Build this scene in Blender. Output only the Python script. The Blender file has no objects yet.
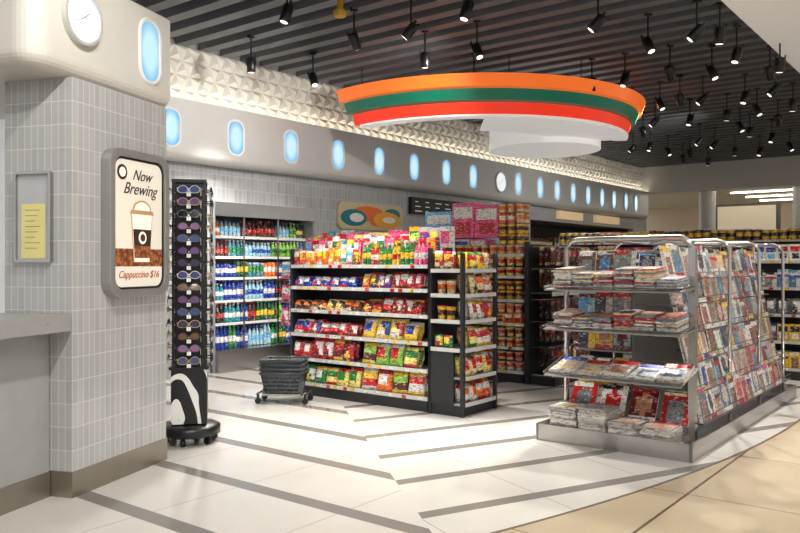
import bpy, math, random
from mathutils import Matrix, Vector
random.seed(7)
R=random
# ------------------------------------------------------------------ helpers
def lin(c):
    c=c/255.0
    return c/12.92 if c<=0.04045 else ((c+0.055)/1.055)**2.4
def rgb(r,g,b): return (lin(r),lin(g),lin(b),1.0)
def P(name,c,rough=0.5,metal=0.0,emit=0.0,noise=0.08,nscale=8.0,coat=0.0):
    m=bpy.data.materials.new(name); m.use_nodes=True
    nt=m.node_tree; b=nt.nodes['Principled BSDF']
    b.inputs['Roughness'].default_value=rough; b.inputs['Metallic'].default_value=metal
    b.inputs['Coat Weight'].default_value=coat
    tc=nt.nodes.new('ShaderNodeTexCoord'); n=nt.nodes.new('ShaderNodeTexNoise'); n.inputs['Scale'].default_value=nscale
    nt.links.new(tc.outputs['Object'],n.inputs['Vector'])
    mx=nt.nodes.new('ShaderNodeMix'); mx.data_type='RGBA'
    mx.inputs[6].default_value=c
    mx.inputs[7].default_value=tuple(x*(1-noise*2) for x in c[:3])+(1,)
    nt.links.new(n.outputs['Fac'],mx.inputs[0]); nt.links.new(mx.outputs[2],b.inputs['Base Color'])
    if emit>0:
        nt.links.new(mx.outputs[2],b.inputs['Emission Color']); b.inputs['Emission Strength'].default_value=emit
    return m
ANG=math.atan2(778,606); CU,SU=math.cos(ANG),math.sin(ANG)
AANG=math.atan2(778,240)
class Frame:
    def __init__(s,ang,ox=0,oy=0): s.a=ang; s.M=Matrix.Translation((ox,oy,0))@Matrix.Rotation(ang,4,'Z')
W=Frame(0); UVF=Frame(ANG); CF=Frame(AANG,-1.96,4.65)
class MB:
    def __init__(s): s.V=[];s.F=[];s.C=[];s.M=[];s.S=[];s.T=Matrix.Identity(4);s.st=[];s.m=0;s.col=(1,1,1,1)
    def push(s,M): s.st.append(s.T.copy()); s.T=s.T@M
    def pop(s): s.T=s.st.pop()
    def add(s,vs,fs,col=None,smooth=False):
        o=len(s.V); T=s.T
        s.V+= [tuple(T@Vector(v)) for v in vs]
        multi=isinstance(col,list)
        for i,f in enumerate(fs):
            s.F.append(tuple(o+k for k in f)); s.C.append((col[i] if multi else (col or s.col))); s.M.append(s.m); s.S.append(smooth)
    def box(s,x0,x1,y0,y1,z0,z1,col=None):
        s.add([(x0,y0,z0),(x1,y0,z0),(x1,y1,z0),(x0,y1,z0),(x0,y0,z1),(x1,y0,z1),(x1,y1,z1),(x0,y1,z1)],
          [(0,3,2,1),(4,5,6,7),(0,1,5,4),(1,2,6,5),(2,3,7,6),(3,0,4,7)],col)
    def lathe(s,x,y,prof,n=12,cols=None,smooth=True):
        vs=[];fs=[];cc=[]
        for r,z in prof:
            for i in range(n):
                a=2*math.pi*i/n; vs.append((x+r*math.cos(a),y+r*math.sin(a),z))
        for j in range(len(prof)-1):
            for i in range(n):
                k=(i+1)%n; fs.append((j*n+i,j*n+k,(j+1)*n+k,(j+1)*n+i)); cc.append(cols[j] if cols else s.col)
        s.add(vs,fs,cc,smooth)
        t=(len(prof)-1)*n
        s.add(vs[:n],[tuple(range(n-1,-1,-1))],cols[0] if cols else s.col); s.add(vs[t:],[tuple(range(n))],cols[-1] if cols else s.col)
    def tube(s,pts,r,n=8,col=None,closed=False):
        pts=[Vector(p) for p in pts]; rings=[];N=len(pts)
        for i,p in enumerate(pts):
            a=pts[i-1] if (i>0 or closed) else p; b=pts[(i+1)%N] if (i<N-1 or closed) else p
            d=(b-a).normalized(); up=Vector((0,0,1)) if abs(d.z)<0.9 else Vector((1,0,0))
            e=d.cross(up).normalized(); g=e.cross(d)
            rings.append([tuple(p+e*r*math.cos(2*math.pi*k/n)+g*r*math.sin(2*math.pi*k/n)) for k in range(n)])
        vs=[q for r_ in rings for q in r_]; fs=[]
        for j in range(N if closed else N-1):
            j2=(j+1)%N
            for k in range(n): k2=(k+1)%n; fs.append((j*n+k,j*n+k2,j2*n+k2,j2*n+k))
        if not closed: fs.append(tuple(range(n))); fs.append(tuple((N-1)*n+k for k in range(n)))
        s.add(vs,fs,col,True)
    def prism(s,pts,y0,y1,col=None):
        n=len(pts); vs=[(p[0],y0,p[1]) for p in pts]+[(p[0],y1,p[1]) for p in pts]
        fs=[tuple(range(n)),tuple(range(2*n-1,n-1,-1))]+[(i,(i+1)%n,n+(i+1)%n,n+i) for i in range(n)]
        s.add(vs,fs,col)
    def ring(s,po,pi,y0,y1,yb=None,col=None):
        n=len(po); vs=[(p[0],y0,p[1]) for p in po]+[(p[0],y0,p[1]) for p in pi]+[(p[0],y1,p[1]) for p in po]+[(p[0],y1,p[1]) for p in pi]
        fs=[]
        for i in range(n):
            k=(i+1)%n; fs+=[(i,k,n+k,n+i),(i,2*n+i,2*n+k,k),(n+i,n+k,3*n+k,3*n+i)]
        s.add(vs,fs,col)
def rrect(cx,cz,w,h,r,n=6):
    pts=[]
    for (sx,sz,a0) in ((1,1,0),(-1,1,90),(-1,-1,180),(1,-1,270)):
        for i in range(n+1):
            a=math.radians(a0+90*i/n); pts.append((cx+sx*(w/2-r)+r*math.cos(a),cz+sz*(h/2-r)+r*math.sin(a)))
    return pts
def build(name,mb,mats,fr=W,origin=(0,0,0),parent=None,bevel=0):
    me=bpy.data.meshes.new(name); o=origin
    V=[(v[0]-o[0],v[1]-o[1],v[2]-o[2]) for v in mb.V]
    me.from_pydata(V,[],mb.F)
    for m in mats: me.materials.append(m)
    ca=me.color_attributes.new('Col','FLOAT_COLOR','CORNER'); uvl=me.uv_layers.new(name='UVMap')
    cd=[];ud=[]
    for i,p in enumerate(me.polygons):
        p.material_index=mb.M[i]; p.use_smooth=mb.S[i]
        n=p.normal; ax=max(range(3),key=lambda k:abs(n[k])); c=mb.C[i]
        for vi in p.vertices:
            v=mb.V[vi]; cd+=list(c)
            ud+= [v[1],v[2]] if ax==0 else ([v[0],v[2]] if ax==1 else [v[0],v[1]])
    ca.data.foreach_set('color',cd); uvl.data.foreach_set('uv',ud)
    me.update()
    ob=bpy.data.objects.new(name,me); bpy.context.collection.objects.link(ob)
    mw=fr.M@Matrix.Translation(o)
    if parent is not None:
        ob.parent=parent; ob.matrix_parent_inverse=Matrix.Identity(4); ob.matrix_local=Matrix(parent.matrix_world).inverted()@mw
    else: ob.matrix_world=mw
    if bevel: 
        b=ob.modifiers.new('bev','BEVEL'); b.width=bevel; b.segments=2
    return ob
def empty(name,fr,o):
    e=bpy.data.objects.new(name,None); e.empty_display_size=0.1; bpy.context.collection.objects.link(e)
    e.matrix_world=fr.M@Matrix.Translation(o); bpy.context.view_layer.update(); return e
def text(name,s,size,fr,pos,mat,parent,shear=0.0,rotz=0.0,bold=0.0,align='CENTER'):
    c=bpy.data.curves.new(name,'FONT'); c.body=s; c.size=size; c.shear=shear; c.extrude=0.001; c.offset=bold; c.align_x=align
    c.materials.append(mat); ob=bpy.data.objects.new(name,c); bpy.context.collection.objects.link(ob)
    mw=fr.M@Matrix.Translation(pos)@Matrix.Rotation(rotz,4,'Z')@Matrix.Rotation(math.pi/2,4,'X')
    ob.parent=parent; ob.matrix_local=Matrix(parent.matrix_world).inverted()@mw
    return ob
# ------------------------------------------------------------------ materials
def packaging():
    m=bpy.data.materials.new('printed_packaging'); m.use_nodes=True; nt=m.node_tree; b=nt.nodes['Principled BSDF']
    at=nt.nodes.new('ShaderNodeVertexColor'); at.layer_name='Col'
    tc=nt.nodes.new('ShaderNodeTexCoord'); vo=nt.nodes.new('ShaderNodeTexVoronoi'); vo.inputs['Scale'].default_value=46
    mp=nt.nodes.new('ShaderNodeMapping'); mp.inputs['Scale'].default_value=(1,1,2.2)
    nt.links.new(tc.outputs['Object'],mp.inputs[0]); nt.links.new(mp.outputs[0],vo.inputs['Vector'])
    sp=nt.nodes.new('ShaderNodeSeparateColor'); nt.links.new(vo.outputs['Color'],sp.inputs[0])
    g=nt.nodes.new('ShaderNodeMath'); g.operation='GREATER_THAN'; g.inputs[1].default_value=0.86; nt.links.new(sp.outputs[0],g.inputs[0])
    mu=nt.nodes.new('ShaderNodeMath'); mu.operation='MULTIPLY'; mu.inputs[1].default_value=0.45; nt.links.new(g.outputs[0],mu.inputs[0])
    mx=nt.nodes.new('ShaderNodeMix'); mx.data_type='RGBA'; mx.inputs[7].default_value=(0.85,0.82,0.75,1)
    nt.links.new(mu.outputs[0],mx.inputs[0]); nt.links.new(at.outputs['Color'],mx.inputs[6])
    g2=nt.nodes.new('ShaderNodeMath'); g2.operation='GREATER_THAN'; g2.inputs[1].default_value=0.8; nt.links.new(sp.outputs[1],g2.inputs[0])
    mu2=nt.nodes.new('ShaderNodeMath'); mu2.operation='MULTIPLY'; mu2.inputs[1].default_value=0.65; nt.links.new(g2.outputs[0],mu2.inputs[0])
    mx2=nt.nodes.new('ShaderNodeMix'); mx2.data_type='RGBA'; mx2.blend_type='MULTIPLY'; mx2.inputs[7].default_value=(0.2,0.13,0.18,1)
    nt.links.new(mu2.outputs[0],mx2.inputs[0]); nt.links.new(mx.outputs[2],mx2.inputs[6])
    nt.links.new(mx2.outputs[2],b.inputs['Base Color']); b.inputs['Roughness'].default_value=0.3
    return m
PK=packaging()
DARK=P('charcoal_metal',rgb(52,54,58),0.45,0.3)
BLACK=P('black_plastic',rgb(18,18,20),0.35)
SHELF=P('shelf_enamel',rgb(160,160,158),0.4)
RAIL=P('price_rail',rgb(214,214,210),0.4)
CHROME=P('brushed_steel',rgb(185,183,180),0.25,1.0)
SILVER=P('silver_fascia',rgb(200,199,196),0.4,0.15,noise=0.03)
CREAM=P('cream_panel',rgb(212,209,201),0.4,noise=0.03)
WHITE=P('white_paint',rgb(232,231,227),0.5,noise=0.02)
STEELB=P('steel_skirting',rgb(165,158,146),0.3,0.85)
SLAT=P('ceiling_slat_grey',rgb(100,102,107),0.5,0.1)
VOID=P('ceiling_void',rgb(16,17,19),0.9)
BEIGE=P('hall_beige',rgb(215,200,176),0.6)
def tile(name,c1,c2,bw,bh,mortar,rough=0.15):
    m=bpy.data.materials.new(name); m.use_nodes=True; nt=m.node_tree; b=nt.nodes['Principled BSDF']
    tc=nt.nodes.new('ShaderNodeTexCoord'); br=nt.nodes.new('ShaderNodeTexBrick'); br.offset=0.0
    br.inputs['Color1'].default_value=c1; br.inputs['Color2'].default_value=c2; br.inputs['Mortar'].default_value=mortar
    br.inputs['Scale'].default_value=1; br.inputs['Mortar Size'].default_value=0.0025; br.inputs['Brick Width'].default_value=bw; br.inputs['Row Height'].default_value=bh
    nt.links.new(tc.outputs['UV'],br.inputs['Vector']); nt.links.new(br.outputs['Color'],b.inputs['Base Color'])
    bp=nt.nodes.new('ShaderNodeBump'); bp.inputs['Strength'].default_value=0.4; bp.inputs['Distance'].default_value=0.003; bp.invert=True
    nt.links.new(br.outputs['Fac'],bp.inputs['Height']); nt.links.new(bp.outputs[0],b.inputs['Normal']); b.inputs['Roughness'].default_value=rough
    return m
TILE=tile('grey_stack_tiles',rgb(180,180,179),rgb(168,169,169),0.05,0.14,rgb(208,207,205))
TILE2=tile('wall_stack_tiles',rgb(166,167,168),rgb(152,154,156),0.07,0.17,rgb(196,195,194))
def emis(name,c,s):
    m=bpy.data.materials.new(name); m.use_nodes=True; nt=m.node_tree; b=nt.nodes['Principled BSDF']
    b.inputs['Base Color'].default_value=c; b.inputs['Emission Color'].default_value=c; b.inputs['Emission Strength'].default_value=s
    return m
LED=emis('led_strip',rgb(255,246,230),9)
COVE=emis('cove_led',rgb(255,243,222),9)
def porth():
    m=bpy.data.materials.new('porthole_sky_glow'); m.use_nodes=True; nt=m.node_tree; b=nt.nodes['Principled BSDF']
    tc=nt.nodes.new('ShaderNodeTexCoord'); mp=nt.nodes.new('ShaderNodeMapping'); mp.inputs['Scale'].default_value=(6.5,0,3.8)
    gr=nt.nodes.new('ShaderNodeTexGradient'); gr.gradient_type='SPHERICAL'; cr=nt.nodes.new('ShaderNodeValToRGB')
    nt.links.new(tc.outputs['Object'],mp.inputs[0]); nt.links.new(mp.outputs[0],gr.inputs[0]); nt.links.new(gr.outputs['Fac'],cr.inputs[0])
    cr.color_ramp.elements[0].color=rgb(50,165,225); cr.color_ramp.elements[0].position=0.05
    cr.color_ramp.elements[1].color=rgb(205,238,252); cr.color_ramp.elements[1].position=0.55
    nt.links.new(cr.outputs[0],b.inputs['Emission Color']); b.inputs['Emission Strength'].default_value=0.82
    b.inputs['Base Color'].default_value=rgb(30,70,100)
    b.inputs['Roughness'].default_value=0.2
    return m
PORT=porth()
# ------------------------------------------------------------------ floor
def floor_mat():
    m=bpy.data.materials.new('terrazzo_floor'); m.use_nodes=True; nt=m.node_tree; b=nt.nodes['Principled BSDF']; L=nt.links.new
    tc=nt.nodes.new('ShaderNodeTexCoord'); sp=nt.nodes.new('ShaderNodeSeparateXYZ'); L(tc.outputs['Object'],sp.inputs[0])
    X,Y=sp.outputs[0],sp.outputs[1]
    def mt(op,a,b_=None):
        n=nt.nodes.new('ShaderNodeMath'); n.operation=op
        for i,q in enumerate((a,b_)):
            if q is None: continue
            if isinstance(q,(int,float)): n.inputs[i].default_value=q
            else: L(q,n.inputs[i])
        return n.outputs[0]
    def dot(a,b_,c=0): return mt('ADD',mt('ADD',mt('MULTIPLY',X,a),mt('MULTIPLY',Y,b_)),c)
    def per(v,p,w): return mt('LESS_THAN',mt('FRACT',mt('DIVIDE',v,p)),w/p)
    side=mt('GREATER_THAN',dot(2.2,0.441,-(0.158*2.2+4.09*0.441)),0)
    nside=mt('SUBTRACT',1.0,side)
    u=dot(CU,SU); v=dot(-SU,CU)
    sl=per(mt('ADD',u,-3.22+7.3),0.73,0.12)
    sr=per(dot(-0.468,0.884,-3.72+6.4),0.64,0.105)
    stripe=mt('MAXIMUM',mt('MULTIPLY',sl,nside),mt('MULTIPLY',sr,side))
    jl=per(mt('ADD',v,20),0.85,0.006); jr=per(dot(0.884,0.468,20),0.85,0.006)
    joint=mt('MAXIMUM',mt('MULTIPLY',jl,nside),mt('MULTIPLY',jr,side))
    dx=mt('ADD',X,7.5); dy=mt('ADD',Y,-15.6)
    d=mt('SQRT',mt('ADD',mt('MULTIPLY',dx,dx),mt('MULTIPLY',dy,dy)))
    tan=mt('GREATER_THAN',d,14.05)
    edge=mt('MULTIPLY',mt('GREATER_THAN',d,14.03),mt('LESS_THAN',d,14.055))
    tj=mt('MAXIMUM',per(mt('ADD',v,-1.52+24),1.2,0.018),per(mt('ADD',u,24),1.2,0.008))
    def mix(f,a,c):
        n=nt.nodes.new('ShaderNodeMix'); n.data_type='RGBA'; L(f,n.inputs[0])
        for i,q in ((6,a),(7,c)):
            if isinstance(q,tuple): n.inputs[i].default_value=q
            else: L(q,n.inputs[i])
        return n.outputs[2]
    no=nt.nodes.new('ShaderNodeTexNoise'); no.inputs['Scale'].default_value=3; L(tc.outputs['Object'],no.inputs['Vector'])
    no2=nt.nodes.new('ShaderNodeTexNoise'); no2.inputs['Scale'].default_value=160; L(tc.outputs['Object'],no2.inputs['Vector'])
    f=mt('MULTIPLY',mt('ADD',no.outputs['Fac'],no2.outputs['Fac']),0.5)
    white=mix(f,rgb(214,211,205),rgb(184,180,174))
    c=mix(joint,white,rgb(145,142,136)); c=mix(stripe,c,rgb(126,122,117))
    tn=mix(f,rgb(190,175,152),rgb(164,148,124)); tn=mix(tj,tn,rgb(100,84,68))
    c=mix(tan,c,tn); c=mix(edge,c,rgb(110,100,88))
    L(c,b.inputs['Base Color']); b.inputs['Roughness'].default_value=0.13; b.inputs['Specular IOR Level'].default_value=0.6
    return m
mb=MB(); mb.box(-16,40,-6,45,-0.1,0); build('floor',mb,[floor_mat()])
# ------------------------------------------------------------------ room shell
VW=8.0
mb=MB()
mb.box(-3,6.33,VW,VW+.15,0,4.4); mb.box(6.33,8.24,VW,VW+.15,2.2,4.4); mb.box(8.24,14.8,VW,VW+.15,0,4.4)
mb.box(14.8,20.6,VW,VW+.15,2.35,4.4); mb.box(20.6,21.6,VW,VW+.15,0,4.4)
build('wall_back',mb,[TILE2],UVF)
mb=MB(); mb.box(14.7,20.7,9.3,9.4,0,2.6); mb.box(14.7,14.8,8.15,9.3,0,2.6); mb.box(20.6,20.7,8.15,9.3,0,2.6); mb.box(14.7,20.7,8.15,9.4,2.36,2.45)
build('wall_alcove',mb,[P('alcove_dark',rgb(70,62,56),0.6)],UVF)
def fascia(mb,u0,u1,v,z0,z1,depth,rad=0.1):
    prof=[(v+depth,z0)]
    for i in range(7):
        a=math.radians(90*i/6); prof.append((v+rad-rad*math.sin(a),z0+rad-rad*math.cos(a)))
    prof+= [(v,z1),(v+depth,z1)]
    n=len(prof); vs=[(u0,p[0],p[1]) for p in prof]+[(u1,p[0],p[1]) for p in prof]
    mb.add(vs,[(i,(i+1)%n,n+(i+1)%n,n+i) for i in range(n)]+[tuple(range(n)),tuple(range(2*n-1,n-1,-1))])
mb=MB(); fascia(mb,-2,21.2,7.80,2.65,3.34,0.195); mb.box(-2,21.2,7.80,7.82,3.34,3.39); build('trim_fascia_back',mb,[SILVER],UVF)
mb=MB(); L0,L1=1.0,21.2; rows=4; rh=(4.08-3.36)/rows; cw=0.2
for r in range(rows):
    zb=3.36+r*rh; zt=zb+rh; x=L0+(cw/2 if r%2 else 0)
    while x<L1-cw:
        for tri in (((x,zb),(x+cw,zb),(x+cw/2,zt)),((x+cw/2,zt),(x+cw,zb),(x+1.5*cw,zt))):
            cx=sum(p[0] for p in tri)/3; cz=sum(p[1] for p in tri)/3
            mb.add([(tri[0][0],7.99,tri[0][1]),(tri[1][0],7.99,tri[1][1]),(tri[2][0],7.99,tri[2][1]),(cx,7.94,cz)],[(0,1,3),(1,2,3),(2,0,3)])
        x+=cw
build('trim_faceted_panel',mb,[P('faceted_white',rgb(226,223,215),0.5,noise=0.02)],UVF)
mb=MB(); mb.box(3.5,21.2,7.83,7.86,3.342,3.355); build('led_strip_light',mb,[COVE],UVF)
mb=MB(); u=-1.0
while u<21.1:
    mb.box(u,u+0.15,2.25,7.99,4.08,4.24); u+=0.34
build('ceiling_slats',mb,[SLAT],UVF)
mb=MB(); mb.box(-3,21.3,2.25,8.0,4.5,4.55); build('ceiling',mb,[VOID],UVF)
mb=MB(); mb.box(-3,32,-6,2.25,4.0,4.6); build('ceiling_concourse',mb,[P('ceiling_white_added_glow',rgb(238,236,230),0.5,emit=0.16,noise=0.02)],UVF,bevel=0.06)  # plain white ceiling; added emission stands in for light the lamps don't bring
# far hall
mb=MB(); mb.box(21.2,21.6,-6,8.15,3.35,4.5); build('trim_bulkhead',mb,[CREAM],UVF)
mb=MB(); mb.box(21.6,34,-6,12,3.7,3.8); build('ceiling_hall',mb,[CREAM],UVF)
mb=MB(); mb.box(32,32.2,-8,14,0,4.5); build('wall_hall',mb,[BEIGE],UVF)
mb=MB()
for i in range(5): mb.box(22.5+i*1.9,22.58+i*1.9,-2,7,3.67,3.7)
build('linear_ceiling_light',mb,[LED],UVF)
mb=MB(); 
for uu,vv in ((22.5,6.6),(24.5,4.6)): mb.lathe(uu,vv,[(0.22,0),(0.22,3.7)],20)
build('hall_column',mb,[SILVER],UVF)
mb=MB(); mb.m=0; mb.box(23.2,23.4,4.9,6.6,2.05,3.1); mb.m=1; mb.box(23.18,23.2,4.98,6.52,2.12,3.03); mb.m=0; mb.box(23.1,23.8,4.6,6.9,0,1.9); mb.box(23.2,23.3,4.9,5.0,1.9,2.1); mb.box(23.2,23.3,6.5,6.6,1.9,2.1)
build('kiosk_lightbox',mb,[P('kiosk_frame',rgb(110,106,100),0.5),emis('lightbox_face',rgb(214,200,172),0.3)],UVF)
mb=MB(); mb.m=0
for i in range(9): mb.box(25.9,26,0.5+i*0.5,0.55+i*0.5,0,3.7)
mb.box(25.9,26,0.5,4.55,2.3,2.38); mb.m=1; mb.box(25.94,25.96,0.5,4.55,0,3.65)
gm=P('tinted_glazing',rgb(150,160,165),0.08); build('window_1',mb,[SILVER,gm],UVF)
# ------------------------------------------------------------------ left column, soffit, counter
mb=MB(); mb.box(0,0.965,0,0.5,0.155,2.52); col=build('column_tiled',mb,[TILE],CF)
mb=MB(); mb.box(-0.006,0.971,-0.006,0.5,0,0.155); build('baseboard_column',mb,[STEELB],CF)
def soffit():
    mb=MB(); rad=0.09; z0,z1=2.52,3.16
    path=[]; fy=-0.02; fx=-0.34; cr=0.14
    path.append(((0.985,fy),(0,-1)))
    for i in range(9):
        a=math.radians(270-90*i/8)
        path.append(((fx+cr+cr*math.cos(a),fy+cr+cr*math.sin(a)),(math.cos(a),math.sin(a))))
    path.append(((fx,4.0),(-1,0)))
    prof=[(0.13,z0)]
    for i in range(7):
        a=math.radians(90*i/6); prof.append((rad-rad*math.sin(a),z0+rad-rad*math.cos(a)))
    prof+=[(0,z1-0.02),(0.02,z1),(0.13,z1)]
    n=len(prof); vs=[]
    for (p,nn) in path:
        for (d,z) in prof: vs.append((p[0]-nn[0]*d,p[1]-nn[1]*d,z))
    fs=[]
    for j in range(len(path)-1):
        for i in range(n): fs.append((j*n+i,j*n+(i+1)%n,(j+1)*n+(i+1)%n,(j+1)*n+i))
    fs.append(tuple(range(n)))
    mb.add(vs,fs,None,False)
    mb.box(-0.25,0.984,0.07,4.0,z0+0.001,z1-0.005)
    return mb
build('trim_fascia_column',soffit(),[CREAM],CF)
mb=MB(); mb.box(-4,-0.01,0.0,0.75,1.0,1.10); mb.m=1
for i in range(9): mb.lathe(-0.2-i*0.4,-0.003,[(0.006,1.05),(0.006,1.056)],8)
mb.m=2; mb.box(-4,-0.01,0.16,0.7,0.15,1.0); mb.m=1; mb.box(-4,-0.01,0.15,0.7,0,0.15)
build('service_counter',mb,[P('counter_solid_surface',rgb(180,179,176),0.3,0.3),STEELB,P('counter_grey_front',rgb(165,165,163),0.5)],CF)
mb=MB(); mb.box(1.9,2.0,1.1,5,0,4.0); build('wall_left',mb,[P('white_wall_added_glow',rgb(245,245,245),0.6,emit=0.3)],CF)  # plain wall; its brightness is put into the material as emission
# ------------------------------------------------------------------ portholes & clocks
def porthole(fr,x,y,z,k,w=0.29,h=0.48,pal=None):
    mb=MB(); po=rrect(0,0,w,h,w*0.46); pm=rrect(0,0,w-0.03,h-0.03,(w-.03)*.46); pi=rrect(0,0,w-0.06,h-0.06,(w-.06)*.46)
    n=len(po)
    vs=[(p[0],0,p[1]) for p in po]+[(p[0],-0.018,p[1]) for p in pm]+[(p[0],0.0,p[1]) for p in pi]
    fs=[]
    for i in range(n):
        k2=(i+1)%n; fs+=[(i,k2,n+k2,n+i),(n+i,n+k2,2*n+k2,2*n+i)]
    mb.add(vs,fs,None,True); mb.m=1; mb.add([(p[0],-0.003,p[1]) for p in pi],[tuple(range(n))])
    me_o=build('window_%d'%k,mb,[WHITE,PORT],Frame(0)); me_o.matrix_world=fr.M@Matrix.Translation((x,y,z)); return me_o
k=2
for px in [171,236,291,338,379,414,446,473,518,540,557,573,588,602,614,626,636]:
    t=(px-400)/778; Y=7.80/(CU-SU*t); uu=Y*(CU*t+SU)
    porthole(UVF,uu,7.798,3.02,k); k+=1
porthole(CF,0.74,-0.022,2.86,k,0.26,0.46)
def clock(fr,x,y,z,r):
    e=empty('wall_clock',fr,(x,y,z)); n=40
    c=lambda rr:[(rr*math.cos(2*math.pi*i/n),rr*math.sin(2*math.pi*i/n)) for i in range(n)]
    mb=MB(); mb.ring(c(r),c(r*0.88),-0.035,0); mb.m=3; mb.ring(c(r*.88),c(r*0.82),-0.021,-0.001); mb.m=1; mb.prism(c(r*0.82),-0.02,-0.001)
    mb.m=2
    for i in range(12):
        a=i*math.pi/6; mb.push(Matrix.Rotation(a,4,'Y')); mb.box(-r*.01,r*.01,-0.022,-0.02,r*.7,r*.77); mb.pop()
    for a,l,w in ((0.9,0.45,0.016),(-2.0,0.66,0.011)):
        mb.push(Matrix.Rotation(a,4,'Y')); mb.box(-r*w,r*w,-0.026,-0.022,-r*.1,r*l); mb.pop()
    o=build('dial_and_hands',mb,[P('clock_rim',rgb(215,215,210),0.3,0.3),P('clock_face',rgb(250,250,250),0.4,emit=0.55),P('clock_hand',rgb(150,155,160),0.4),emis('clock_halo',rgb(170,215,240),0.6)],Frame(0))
    o.parent=e; o.matrix_local=Matrix.Identity(4)
clock(CF,0.045,-0.022,2.88,0.165)
t=(500-400)/778; Y=7.80/(CU-SU*t); clock(UVF,Y*(CU*t+SU),7.798,3.0,0.21)
# ------------------------------------------------------------------ ad sign on column
e=empty('menu_lightbox_sign',CF,(0.575,-0.03,1.665))
mb=MB(); o=rrect(0.575,1.665,0.64,0.96,0.11); i_=rrect(0.575,1.665,0.54,0.86,0.08); i2=rrect(0.575,1.665,0.51,0.83,0.07)
mb.ring(o,i_,-0.075,-0.0005); mb.m=1; mb.ring(i_,i2,-0.06,-0.05); mb.m=2; mb.prism(i2,-0.055,-0.002)
POST=P('poster_paper',rgb(238,230,216),0.35,emit=0.18,noise=0.02)
build('sign_frame',mb,[P('sign_frame_metal',rgb(165,164,160),0.35,0.5),BLACK,POST],CF,(0.575,-0.03,1.665),e,bevel=0.004)
BROWN=P('coffee_brown',rgb(90,45,22),0.4,emit=0.1)
BEAN=bpy.data.materials.new('coffee_beans'); BEAN.use_nodes=True; nt=BEAN.node_tree; b=nt.nodes['Principled BSDF']
tc=nt.nodes.new('ShaderNodeTexCoord'); vo=nt.nodes.new('ShaderNodeTexVoronoi'); vo.inputs['Scale'].default_value=38; cr=nt.nodes.new('ShaderNodeValToRGB')
nt.links.new(tc.outputs['Object'],vo.inputs['Vector']); nt.links.new(vo.outputs['Distance'],cr.inputs[0])
cr.color_ramp.elements[0].color=rgb(200,120,68); cr.color_ramp.elements[1].color=rgb(100,50,25); cr.color_ramp.elements[1].position=0.7
nt.links.new(cr.outputs[0],b.inputs['Base Color']); nt.links.new(cr.outputs[0],b.inputs['Emission Color']); b.inputs['Emission Strength'].default_value=0.2
ORG=P('print_orange',rgb(190,92,38),0.5,emit=0.1)
DK=P('print_dark',rgb(60,38,30),0.5)
FOAM=P('print_foam',rgb(246,240,228),0.5,emit=0.25,noise=0.02)
TANP=P('print_tan',rgb(200,155,110),0.5,emit=0.15)
mb=MB(); cx=0.60
mb.m=0; mb.box(0.322,0.828,-0.0575,-0.0555,1.385,1.50)
mb.m=4; mb.prism([(cx-.087,1.41),(cx+.087,1.41),(cx+.117,1.735),(cx-.117,1.735)],-0.0585,-0.0575)
mb.m=3; mb.prism([(cx-.08,1.415),(cx+.08,1.415),(cx+.108,1.73),(cx-.108,1.73)],-0.061,-0.0585)
mb.m=0; mb.prism([(cx-.082,1.44),(cx+.082,1.44),(cx+.09,1.52),(cx-.09,1.52)],-0.062,-0.061)
mb.m=2; mb.prism([(cx-.088,1.52),(cx+.088,1.52),(cx+.098,1.63),(cx-.098,1.63)],-0.063,-0.061)
mb.m=4; mb.prism([(cx-.125,1.73),(cx+.125,1.73),(cx+.115,1.755),(cx-.115,1.755)],-0.063,-0.0575)
mb.m=4; mb.prism([(cx+.10*math.cos(a*.3142),1.755+.07*math.sin(a*.3142)) for a in range(11)],-0.0605,-0.0575)
mb.m=3; mb.prism([(cx+.085*math.cos(a*.3142),1.757+.055*math.sin(a*.3142)) for a in range(11)],-0.062,-0.0605)
n=24
mb.m=3; mb.prism([(cx+.042*math.cos(a*.2618),1.575+.042*math.sin(a*.2618)) for a in range(n)],-0.065,-0.063)
mb.m=1; mb.prism([(cx+.025*math.cos(a*.2618),1.575+.025*math.sin(a*.2618)) for a in range(n)],-0.067,-0.065)
mb.m=2; mb.prism([(0.395+.05*math.cos(a*.2618),1.995+.05*math.sin(a*.2618)) for a in range(n)],-0.058,-0.0555)
mb.m=3; mb.prism([(0.395+.032*math.cos(a*.2618),1.995+.032*math.sin(a*.2618)) for a in range(n)],-0.060,-0.058)
build('coffee_cup_print',mb,[BEAN,BROWN,DK,FOAM,TANP],CF,(0.575,-0.03,1.665),e)
text('text_now','Now',0.10,CF,(0.60,-0.058,1.955),DK,e,0.45)
text('text_brewing','Brewing',0.108,CF,(0.58,-0.058,1.86),DK,e,0.45)
text('text_price','Cappuccino $16',0.066,CF,(0.572,-0.058,1.31),ORG,e,0.3)
e=empty('notice_frame',CF,(-0.01,0.27,1.685))
mb=MB(); mb.push(Matrix.Translation((0,0.27,1.685))@Matrix.Rotation(-math.pi/2,4,'Z'))
mb.ring(rrect(0,0,0.27,0.55,0.015),rrect(0,0,0.24,0.52,0.008),-0.03,-0.0005); mb.m=1; mb.prism(rrect(0,0,0.24,0.52,0.008),-0.012,-0.001)
mb.m=2; mb.box(-0.09,0.085,-0.015,-0.012,-0.25,0.08)
mb.m=3
for i in range(8): mb.box(-0.06,0.05-0.02*(i%3),-0.0165,-0.015,0.04-i*0.033,0.044-i*0.033)
mb.pop()
build('frame_body',mb,[CHROME,P('notice_grey',rgb(190,193,195),0.3),P('notice_yellow',rgb(242,230,150),0.5),P('print_grey',rgb(170,160,100),0.5)],CF,(-0.01,0.27,1.685),e)
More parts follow.
